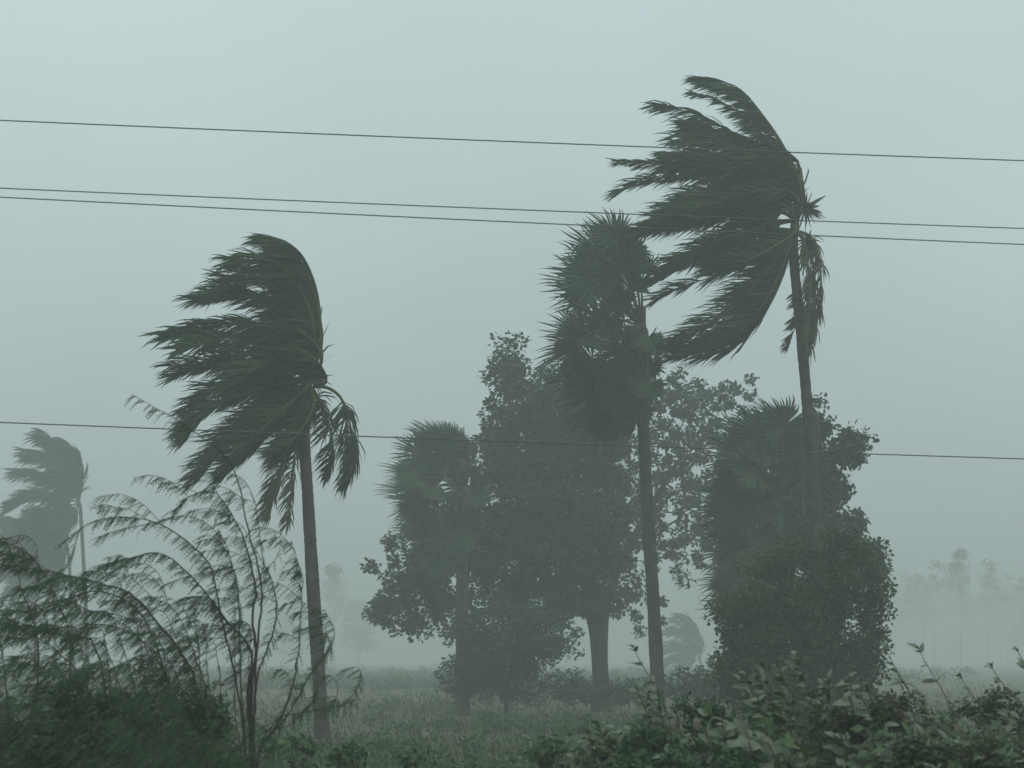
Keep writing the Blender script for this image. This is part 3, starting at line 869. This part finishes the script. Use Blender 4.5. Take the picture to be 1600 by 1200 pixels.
# ------------------------------------------------------------------ thorn scrub (feathery twigs) in front
def pinnate(mb, pos, direc, length, nl=5, wl=.011, ll=.017):
    """feathery leaves: each a thin rib with paired leaflets, built for many leaves at once"""
    pos, direc = np.asarray(pos, float), norm(direc)
    n = len(pos)
    nr = norm(rng.normal(size=(n, 3)) + np.array((0, -.6, .6)))
    side = norm(np.cross(direc, nr))
    L = np.broadcast_to(np.asarray(length, float), (n,))[:, None]
    curl = norm(WIND * .4 + np.array((0, 0, -.9)))
    Vs = []
    for k in range(nl):
        t = (k + .6) / nl
        c = pos + direc * L * t + curl * L * .28 * t * t
        for s in (-1, 1):
            d2 = norm(side * s + direc * .55 + rng.normal(0, .12, (n, 3)))
            q = c + d2 * ll * (1.15 - .5 * abs(t - .45))
            w = norm(np.cross(d2, nr)) * wl * .5
            m_ = (c + q) / 2
            Vs.append(np.stack((c, m_ - w, q, m_ + w), 1))
    tipp = pos + direc * L + curl * L * .28
    midp = pos + direc * L * .5 + curl * L * .07
    w = side * .0022
    Vs.append(np.stack((pos - w, pos + w, midp + w, midp - w), 1))
    Vs.append(np.stack((midp - w, midp + w, tipp + w * .5, tipp - w * .5), 1))
    V = np.stack(Vs, 1).reshape(-1, 3)
    f = np.arange(len(V)).reshape(-1, 4)
    mb.add(V, f)


def leafy(mb, path, t0, spacing, length, both=True, dens=1.0, nl=5):
    """feathery leaves along a twig path"""
    s = np.concatenate(([0], np.cumsum(np.linalg.norm(np.diff(path, axis=0), axis=1))))
    n = max(2, int(s[-1] * (1 - t0) / spacing * dens))
    u = np.sort(t0 + (1 - t0) * rng.random(n)) * s[-1]
    p = np.stack([np.interp(u, s, path[:, i]) for i in range(3)], -1)
    T = norm(np.gradient(path, axis=0))
    tg = np.stack([np.interp(u, s, T[:, i]) for i in range(3)], -1)
    sd = norm(np.cross(tg, rng.normal(size=(n, 3))))
    d = norm(tg * .4 + sd * .55 + WIND * .4 + np.array((0, 0, -.6)))
    pinnate(mb, p, d, length * (.7 + .6 * rng.random(n)), nl=nl)


def thorn_shrub(d, base_px, stems, label, fill=0, fill_box=None, group="thorn scrub bushes", leaf_len=.105, spacing=.022, side_tw=.8):
    base = at(base_px, 1300, d)
    base[2] = gz(base[0], base[1])
    root = thing("thorn_shrub", base, label, "shrub", group)
    lf = MB()
    tw = MB()
    def grow_side(path, r, k0, level):
        s_len = np.sum(np.linalg.norm(np.diff(path, axis=0), axis=1))
        k = max(1, int(s_len / .26 * side_tw)) if level == 0 else max(1, int(s_len / .3))
        for _ in range(k):
            i = int((k0 + (1 - k0) * random.random() ** .8) * (len(path) - 1))
            i = min(i, len(path) - 2)
            T = norm(path[i + 1] - path[i])
            dr = norm(T * .8 + rng.normal(0, .55, 3) + WIND * .45 + np.array((0, 0, .12)))
            ln = random.uniform(.25, .75) * (1 if level == 0 else .6)
            q0 = path[i]; q1 = q0 + dr * ln * .5
            q2 = q1 + norm(dr + WIND * .6 + np.array((0, 0, -.15))) * ln * .35
            q3 = q2 + norm(dr * .5 + WIND * 1.0 + np.array((0, 0, -.45))) * ln * .3
            pp = spline([q0, q1, q2, q3], 9)
            tw.tube(pp, np.linspace(.0042, .0018, 9), 4)
            leafy(lf, pp, .15, spacing, leaf_len)
            if level == 0 and random.random() < .35:
                grow_side(pp, .004, .2, 1)
    for st in stems:
        px = st[0]
        r0 = st[1]
        dy = st[2]
        k0 = st[3] if len(st) > 3 else .35
        dens = st[4] if len(st) > 4 else 1.0
        n = len(px)
        ctrl = [at(x, y, d + dy * i / (n - 1)) for i, (x, y) in enumerate(px)]
        if px[0][1] >= 1195:
            ctrl = [base + rng.normal(0, .06, 3) * np.array((1, 1, 0))] + ctrl
        path = spline(ctrl, 60)
        path[1:-1] += rng.normal(0, .004, (58, 3))
        sm = MB()
        sm.tube(path, np.linspace(r0, .0025, 60) if px[0][1] >= 1195 else np.linspace(r0, .002, 60), 6)
        sm.build("stem", M_TWIG, root, base)
        leafy(lf, path, k0, spacing * .8, leaf_len, dens=dens)
        if len(st) < 6:
            grow_side(path, r0, k0, 0)
    for _ in range(fill):
        x0, y0, x1, y1 = fill_box
        tx, ty = random.uniform(x0, x1), random.uniform(y0, y1)
        tip = at(tx, ty, d + random.uniform(-1.3, 1.3))
        mid = base * .45 + tip * .55 + np.array((random.uniform(0, .5), random.uniform(-.2, .2), random.uniform(.05, .35)))
        pre = base * .8 + tip * .2 + np.array((random.uniform(-.1, .2), 0, random.uniform(.2, .5)))
        path = spline([base, pre, mid, tip], 36)
        tw.tube(path, np.linspace(.016, .0022, 36), 5)
        leafy(lf, path, .45, spacing, leaf_len, dens=.8)
        grow_side(path, .01, .4, 0)
    tag(tw.build("twigs", M_TWIG, root, base), kind="stuff")
    tag(lf.build("foliage", M_THORN, root, base), kind="stuff")
    return root


thorn_shrub(17.0, 398, [
    ([(396, 1200), (392, 1120), (394, 1060), (400, 1016), (394, 960), (400, 920), (384, 852), (360, 800), (332, 768), (296, 776), (268, 800)], .030, .3, .62, 1.2),
    ([(396, 1200), (398, 1090), (402, 1010), (408, 940), (404, 890), (386, 820), (372, 752), (350, 710), (312, 680), (275, 655), (240, 636), (206, 616)], .022, -.3, .86, .9, 0),
    ([(392, 1200), (388, 1080), (392, 1016), (352, 968), (330, 936), (290, 892), (250, 864), (200, 872), (150, 884)], .026, .5, .52, 1.5),
    ([(385, 1200), (372, 1080), (345, 960), (333, 895), (316, 868), (280, 836), (240, 816), (192, 808), (140, 818), (92, 856)], .020, -.2, .50, .8),
    ([(384, 1200), (376, 1060), (372, 930), (360, 872), (342, 826)], .020, .2, .6, 1.8),
    ([(396, 1200), (400, 1070), (420, 1008), (432, 960), (426, 912), (410, 870), (402, 800), (392, 770)], .020, .4, .5, .7),
    ([(400, 1200), (440, 1120), (460, 1060), (470, 970), (468, 892), (455, 845)], .020, -.2, .5, .9),
    ([(400, 1200), (448, 1120), (482, 1060), (512, 1016), (522, 984), (506, 952)], .018, .4, .55, 1.0),
    ([(330, 1200), (316, 1100), (312, 1040), (306, 980), (300, 930)], .018, -.4, .5, 1.0),
    ([(402, 1200), (430, 1128), (480, 1112), (530, 1104), (556, 1092)], .012, -.3, .75, 1.2),
    ([(380, 1200), (350, 1150), (290, 1110), (230, 1080)], .016, -.3, .4, 1.0),
    ([(322, 1200), (310, 1111), (284, 1019), (255, 956), (217, 954)], .011, -0.09, 0.51, 0.77, 0),
    ([(341, 1200), (329, 1106), (323, 1026), (314, 971), (276, 969)], .011, 0.38, 0.46, 0.53, 0),
    ([(360, 1200), (348, 1115), (341, 1040), (331, 998), (293, 996)], .011, 0.18, 0.59, 0.59, 0),
    ([(379, 1200), (367, 1111), (367, 1011), (364, 940), (326, 938)], .011, 0.50, 0.58, 0.76, 0),
    ([(398, 1200), (386, 1111), (389, 1029), (389, 977), (351, 975)], .011, 0.30, 0.51, 0.84, 0),
], "many-stemmed thorn shrub with arching feathery twigs in front of the coconut trunk", side_tw=.42)
thorn_shrub(16.2, 300, [
    ([(320, 1200), (306, 1070), (280, 1015), (248, 976), (208, 930), (160, 912), (80, 893), (-10, 880)], .026, -.2, .42, 2.4),
    ([(300, 1200), (262, 1060), (225, 965), (192, 936), (140, 924), (60, 952), (-10, 953)], .018, .4, .45, 1.3),
    ([(290, 1200), (270, 1090), (240, 1020), (196, 985), (140, 975), (60, 985)], .018, -.3, .4, 1.3),
    ([(330, 1200), (326, 1100), (300, 1010), (270, 950), (230, 930)], .018, .2, .4, 1.4),
    ([(170, 1200), (158, 1101), (134, 1026), (106, 970), (68, 968)], .011, 0.27, 0.55, 0.55, 0),
    ([(189, 1200), (177, 1115), (169, 1032), (157, 983), (119, 981)], .011, 0.50, 0.61, 0.96, 0),
    ([(208, 1200), (196, 1115), (177, 1040), (154, 998), (116, 996)], .011, -0.17, 0.61, 1.00, 0),
    ([(227, 1200), (215, 1098), (195, 1020), (172, 959), (134, 957)], .011, 0.39, 0.61, 0.98, 0),
    ([(246, 1200), (234, 1107), (221, 1017), (204, 953), (166, 951)], .011, -0.25, 0.62, 1.08, 0),
    ([(265, 1200), (253, 1117), (230, 1012), (204, 943), (166, 941)], .011, -0.20, 0.53, 0.65, 0),
    ([(284, 1200), (272, 1106), (259, 1037), (243, 992), (205, 990)], .011, -0.49, 0.64, 1.02, 0),
    ([(303, 1200), (291, 1098), (261, 1026), (227, 970), (189, 968)], .011, 0.49, 0.56, 1.03, 0),
], "leaning thorn shrub whose long boughs sweep flat to the picture's left edge", fill=9, fill_box=(110, 1060, 340, 1150), side_tw=.6)
thorn_shrub(15.4, 150, [
    ([(165, 1200), (166, 1100), (158, 1040), (150, 1015), (134, 996), (80, 988), (-10, 958)], .024, .2, .45, 1.4),
    ([(150, 1200), (140, 1090), (120, 1050), (80, 1010), (30, 980), (-20, 935)], .020, -.3, .4, 1.0),
    ([(140, 1200), (120, 1110), (80, 1050), (20, 1030)], .018, -.2, .3, 1.5),
], "low dark thorn bush filling the bottom corner below the sweeping boughs", fill=22, fill_box=(-10, 1010, 280, 1190))
thorn_shrub(18.6, 10, [
    ([(20, 1200), (10, 1080), (0, 1000), (-20, 940)], .022, .2, .4, 1.0),
    ([(40, 1200), (60, 1040), (50, 960), (36, 930), (10, 845), (-30, 820)], .02, .3, .5, .9),
    ([(90, 1200), (110, 1020), (90, 940), (50, 870), (10, 848), (-30, 838)], .02, .3, .6, 1.0),
], "thorn shrub at the picture's left edge under the hazy palms", fill=8, fill_box=(-60, 1060, 160, 1150), side_tw=.4)
thorn_shrub(13.6, 260, [], "nearest dark thorn tangle along the bottom of the scrub", fill=24, fill_box=(20, 1110, 400, 1215))


# ------------------------------------------------------------------ broad-leaved milkweed shrubs in front
def milk_leaf_mesh(L, W, bend):
    mb = MB()
    rows = 6
    V, F = [], []
    for i in range(rows + 1):
        t = i / rows
        w = W * .5 * (math.sin(math.pi * min(1, .08 + t * .92) ** .8) ** .75 if t < 1 else 0) * (1 if i else .3)
        z = -bend * t * t
        for s in (-1, 0, 1):
            V.append((t * L, s * w, z + abs(s) * w * .28))
    for i in range(rows):
        for j in range(2):
            a = i * 3 + j
            F.append((a, a + 1, a + 4, a + 3))
    mb.add(V, F)
    me = mb.mesh("leaf")
    me.materials.append(M_MILK)
    return me


MILK = [milk_leaf_mesh(.15, .066, .02), milk_leaf_mesh(.12, .070, .04), milk_leaf_mesh(.16, .074, .06), milk_leaf_mesh(.10, .050, .01)]


def milkweed(d, cx, top, half, label, nst=16, nleaf=230, tall=None, scale=1.0):
    base = at(cx, 1250, d)
    base[2] = gz(base[0], base[1])
    root = thing("milkweed_shrub", base, label, "shrub", "broad-leaved shrubs along the front")
    from mathutils import Matrix, Vector
    paths = []
    for k in range(nst):
        u = random.uniform(-1, 1)
        tx = cx + u * half
        ty = top + (u * u) * 40 + random.uniform(0, 1) ** 1.2 * 95
        paths.append((tx, ty, d + random.uniform(-.7, .7), True))
    for (tx, ty) in (tall or ()):
        paths.append((tx, ty, d + random.uniform(-.2, .2), False))
    fo = MB()
    spots = []
    for (tx, ty, dd, full) in paths:
        tip = at(tx, ty, dd)
        b0 = base + np.array((random.uniform(-.25, .25), random.uniform(-.25, .25), 0))
        mid = b0 * .4 + tip * .6 + np.array((random.uniform(.05, .25) if full else random.uniform(.28, .45), 0, random.uniform(-.05, .1) if full else .12))
        path = spline([b0, mid, tip], 30)
        st = MB()
        st.tube(path, np.linspace(.016, .005, 30) * (1 if full else .7), 6)
        st.build("stem", M_MILKSTEM, root, base)
        s = np.concatenate(([0], np.cumsum(np.linalg.norm(np.diff(path, axis=0), axis=1))))
        ln = s[-1]
        if full:
            pos = np.arange(ln * .42, ln, .055 * scale)
        else:
            pos = np.array([ln * .86, ln * .93, ln * .985, ln])
        for q, u in enumerate(pos):
            p = np.array([np.interp(u, s, path[:, i]) for i in range(3)])
            a = (q % 2) * 1.57 + random.uniform(-.3, .3)
            for sg in (0, math.pi):
                spots.append((p, a + sg, u / ln))
    spots.sort(key=lambda z: -z[2] + random.uniform(-.12, .12))
    for i, (p, a, t) in enumerate(spots):
        up = .75 if t > .9 else .25
        dr = norm(np.array((math.cos(a), math.sin(a), up)) + WIND * .9 + rng.normal(0, .42, 3))
        nr = norm(np.array((rng.normal(0, .8), -.35 + rng.normal(0, .8), 1.0)))
        sd = norm(np.cross(nr, dr)); nr = np.cross(dr, sd)
        sc = scale * random.uniform(.55, 1.25) * (.75 if t > .96 else 1)
        if i < nleaf:
            ob = bpy.data.objects.new("leaf", random.choice(MILK))
            l = p - base
            Mx = Matrix(((dr[0] * sc, sd[0] * sc, nr[0] * sc, l[0]), (dr[1] * sc, sd[1] * sc, nr[1] * sc, l[1]), (dr[2] * sc, sd[2] * sc, nr[2] * sc, l[2]), (0, 0, 0, 1)))
            ob.parent = root
            ob.matrix_local = Mx
            col.objects.link(ob)
        else:
            leaf_batch(fo, [p], [dr], [nr], .16 * sc, .085 * sc)
    # low leaves further down the stems
    n = 420
    v = rand_unit(n)
    p = np.array((base[0], base[1], 1.0)) + v * np.array((half / ppm(d) * 1.0, .7, .95)) * (rng.random((n, 1)) ** .4)
    p = p[p[:, 2] > .1]
    leaf_batch(fo, p, norm(rand_unit(len(p)) * .7 + WIND * .5), norm(rand_unit(len(p)) * .7 + UP), .14 * scale, .075 * scale)
    tag(fo.build("foliage", M_MILK, root, base), kind="stuff")
    return root


milkweed(15.5, 1005, 1066, 60, "broad-leaved shrub in front of the middle palmyra trunk", nst=16, scale=.9, tall=[(990, 1012)])
milkweed(14.2, 925, 1128, 60, "smallest broad-leaved shrub, at the grassy gap", nst=13, nleaf=180, scale=.75)
milkweed(13.6, 1110, 1106, 75, "broad-leaved shrub with pale leaf undersides before the squat palmyra", nst=17)
milkweed(16.0, 1235, 1018, 85, "tallest leafy shrub with glossy leaves before the creeper-covered shrub", nst=22, nleaf=290, scale=.92)
milkweed(13.0, 1215, 1108, 70, "nearest broad-leaved shrub with large pale leaves low in front", nst=16, scale=1.15)
milkweed(15.0, 1340, 1052, 55, "shrub with one thin wand beside the creeper shrub's edge", nst=16, tall=[(1383, 1010)])
milkweed(17.5, 1450, 1082, 80, "shrub with two thin bent stems over the pale field", nst=13, scale=.95, tall=[(1436, 1014), (1398, 1046), (1500, 1056)])
milkweed(16.0, 1565, 1090, 70, "shrub with leaning tall stems at the picture's right edge", nst=12, scale=.85, tall=[(1548, 1040), (1588, 1012), (1600, 1040)])
milkweed(13.4, 1400, 1120, 90, "lower broad-leaved shrub in front of the pale field", nst=13, scale=.95)
milkweed(13.0, 1530, 1130, 90, "low shrub nearest the bottom corner under the leaning stems", nst=12, scale=.9)


# twiggy small-leaved scrub standing among the broad-leaved shrubs
def twiggy(d, cx, top, half, label, ntips, mat, per=26, leaf=.055, wid=.03):
    broad_tree("twiggy_shrub", d, [(cx, 1300), (cx, 1215), (cx, top + 90)], .02,
               [(cx + half * random.uniform(-1, 1), top + 40 + 75 * random.random() ** 1.3, half * random.uniform(.10, .34), random.uniform(10, 34), 1.2) for _ in range(11)]
               + [(cx, top + 125, half * 1.1, 50, .25)], ntips, label, "shrub",
               per=per, rad=.11, leaf=leaf, wid=wid, mat=mat, group="small-leaved twiggy shrubs along the front", tip_r=.0028, mind=.05, bark=M_TWIG)


twiggy(14.6, 70, 1050, 150, "round-leaved dark shrub inside the thorn scrub at the picture's left edge", 150, M_DARKSHRUB, per=34, leaf=.05, wid=.03)
twiggy(15.6, 285, 1060, 70, "round-leaved dark shrub inside the thorn scrub, near its many stems", 110, M_DARKSHRUB, per=28, leaf=.05, wid=.034)
twiggy(18.0, 1490, 1062, 110, "brownish twiggy shrub behind the leaning stems", 170, M_BROWN)
twiggy(15.0, 1330, 1075, 70, "twiggy shrub between the thin wand and the pale field", 120, M_BROWN)
twiggy(17.0, 1140, 1062, 90, "dark twiggy shrub in front of the squat palmyra's foot", 140, M_THORN, per=30)
twiggy(14.5, 985, 1110, 70, "dark twiggy shrub under the middle palmyra trunk", 110, M_THORN, per=30)
twiggy(13.0, 1440, 1140, 110, "dull green small-leaved shrub filling the front below the pale field", 170, M_BROWN2, per=34)
twiggy(12.6, 1060, 1160, 100, "dark green small-leaved shrub low among the pale leaves", 150, M_THORN, per=34)
twiggy(14.0, 1590, 1110, 60, "brownish twiggy shrub cut by the picture's right edge", 90, M_BROWN)


# small weeds in the grassy gap
def weed(d, cx, top, half, label, ntips=16, per=26):
    broad_tree("weed_plant", d, [(cx, 1240), (cx, top + 60), (cx, top + 25)], .012,
               [(cx, top + 30, half, 30, 1), (cx, top + 70, half * .9, 34, 1)], ntips, label, "weed", per=per, rad=.13, leaf=.10, wid=.05, mat=M_WEED,
               group="weeds in the grassy gap", tip_r=.003, mind=.04, bark=M_MILKSTEM)


weed(21.0, 480, 1150, 34, "leafy green weed at the coconut trunk's foot")
weed(20.0, 548, 1160, 34, "larger leafy weed in the grassy gap", 20)
weed(19.0, 645, 1172, 22, "small weed standing alone mid-gap", 10)
weed(24.0, 770, 1160, 40, "loose weed beside the smallest broad-leaved shrub", 14)
weed(20.0, 860, 1150, 30, "weed tucked against the smallest broad-leaved shrub", 14)

# ------------------------------------------------------------------ rain haze over the whole plain
hz = MB()
x0, x1, y0, y1, z0, z1 = -1600, 1600, -120, 1650, -1.3, 22.5
hz.add([(x0, y0, z0), (x1, y0, z0), (x1, y1, z0), (x0, y1, z0), (x0, y0, z1), (x1, y0, z1), (x1, y1, z1), (x0, y1, z1)],
       [(0, 3, 2, 1), (4, 5, 6, 7), (0, 1, 5, 4), (1, 2, 6, 5), (2, 3, 7, 6), (3, 0, 4, 7)])
m, N, L = new_mat("rain_haze")
o_ = N.new("ShaderNodeOutputMaterial"); v_ = N.new("ShaderNodeVolumePrincipled")
v_.inputs["Color"].default_value = (.775, .815, .805, 1)
v_.inputs["Density"].default_value = .0043
v_.inputs["Anisotropy"].default_value = 0.0
L.new(v_.outputs[0], o_.inputs["Volume"])
h_ob = hz.build("haze", m)
for p_ in h_ob.data.polygons: p_.use_smooth = False
tag(h_ob, "grey rain haze hanging over the whole plain", "haze", kind="stuff")
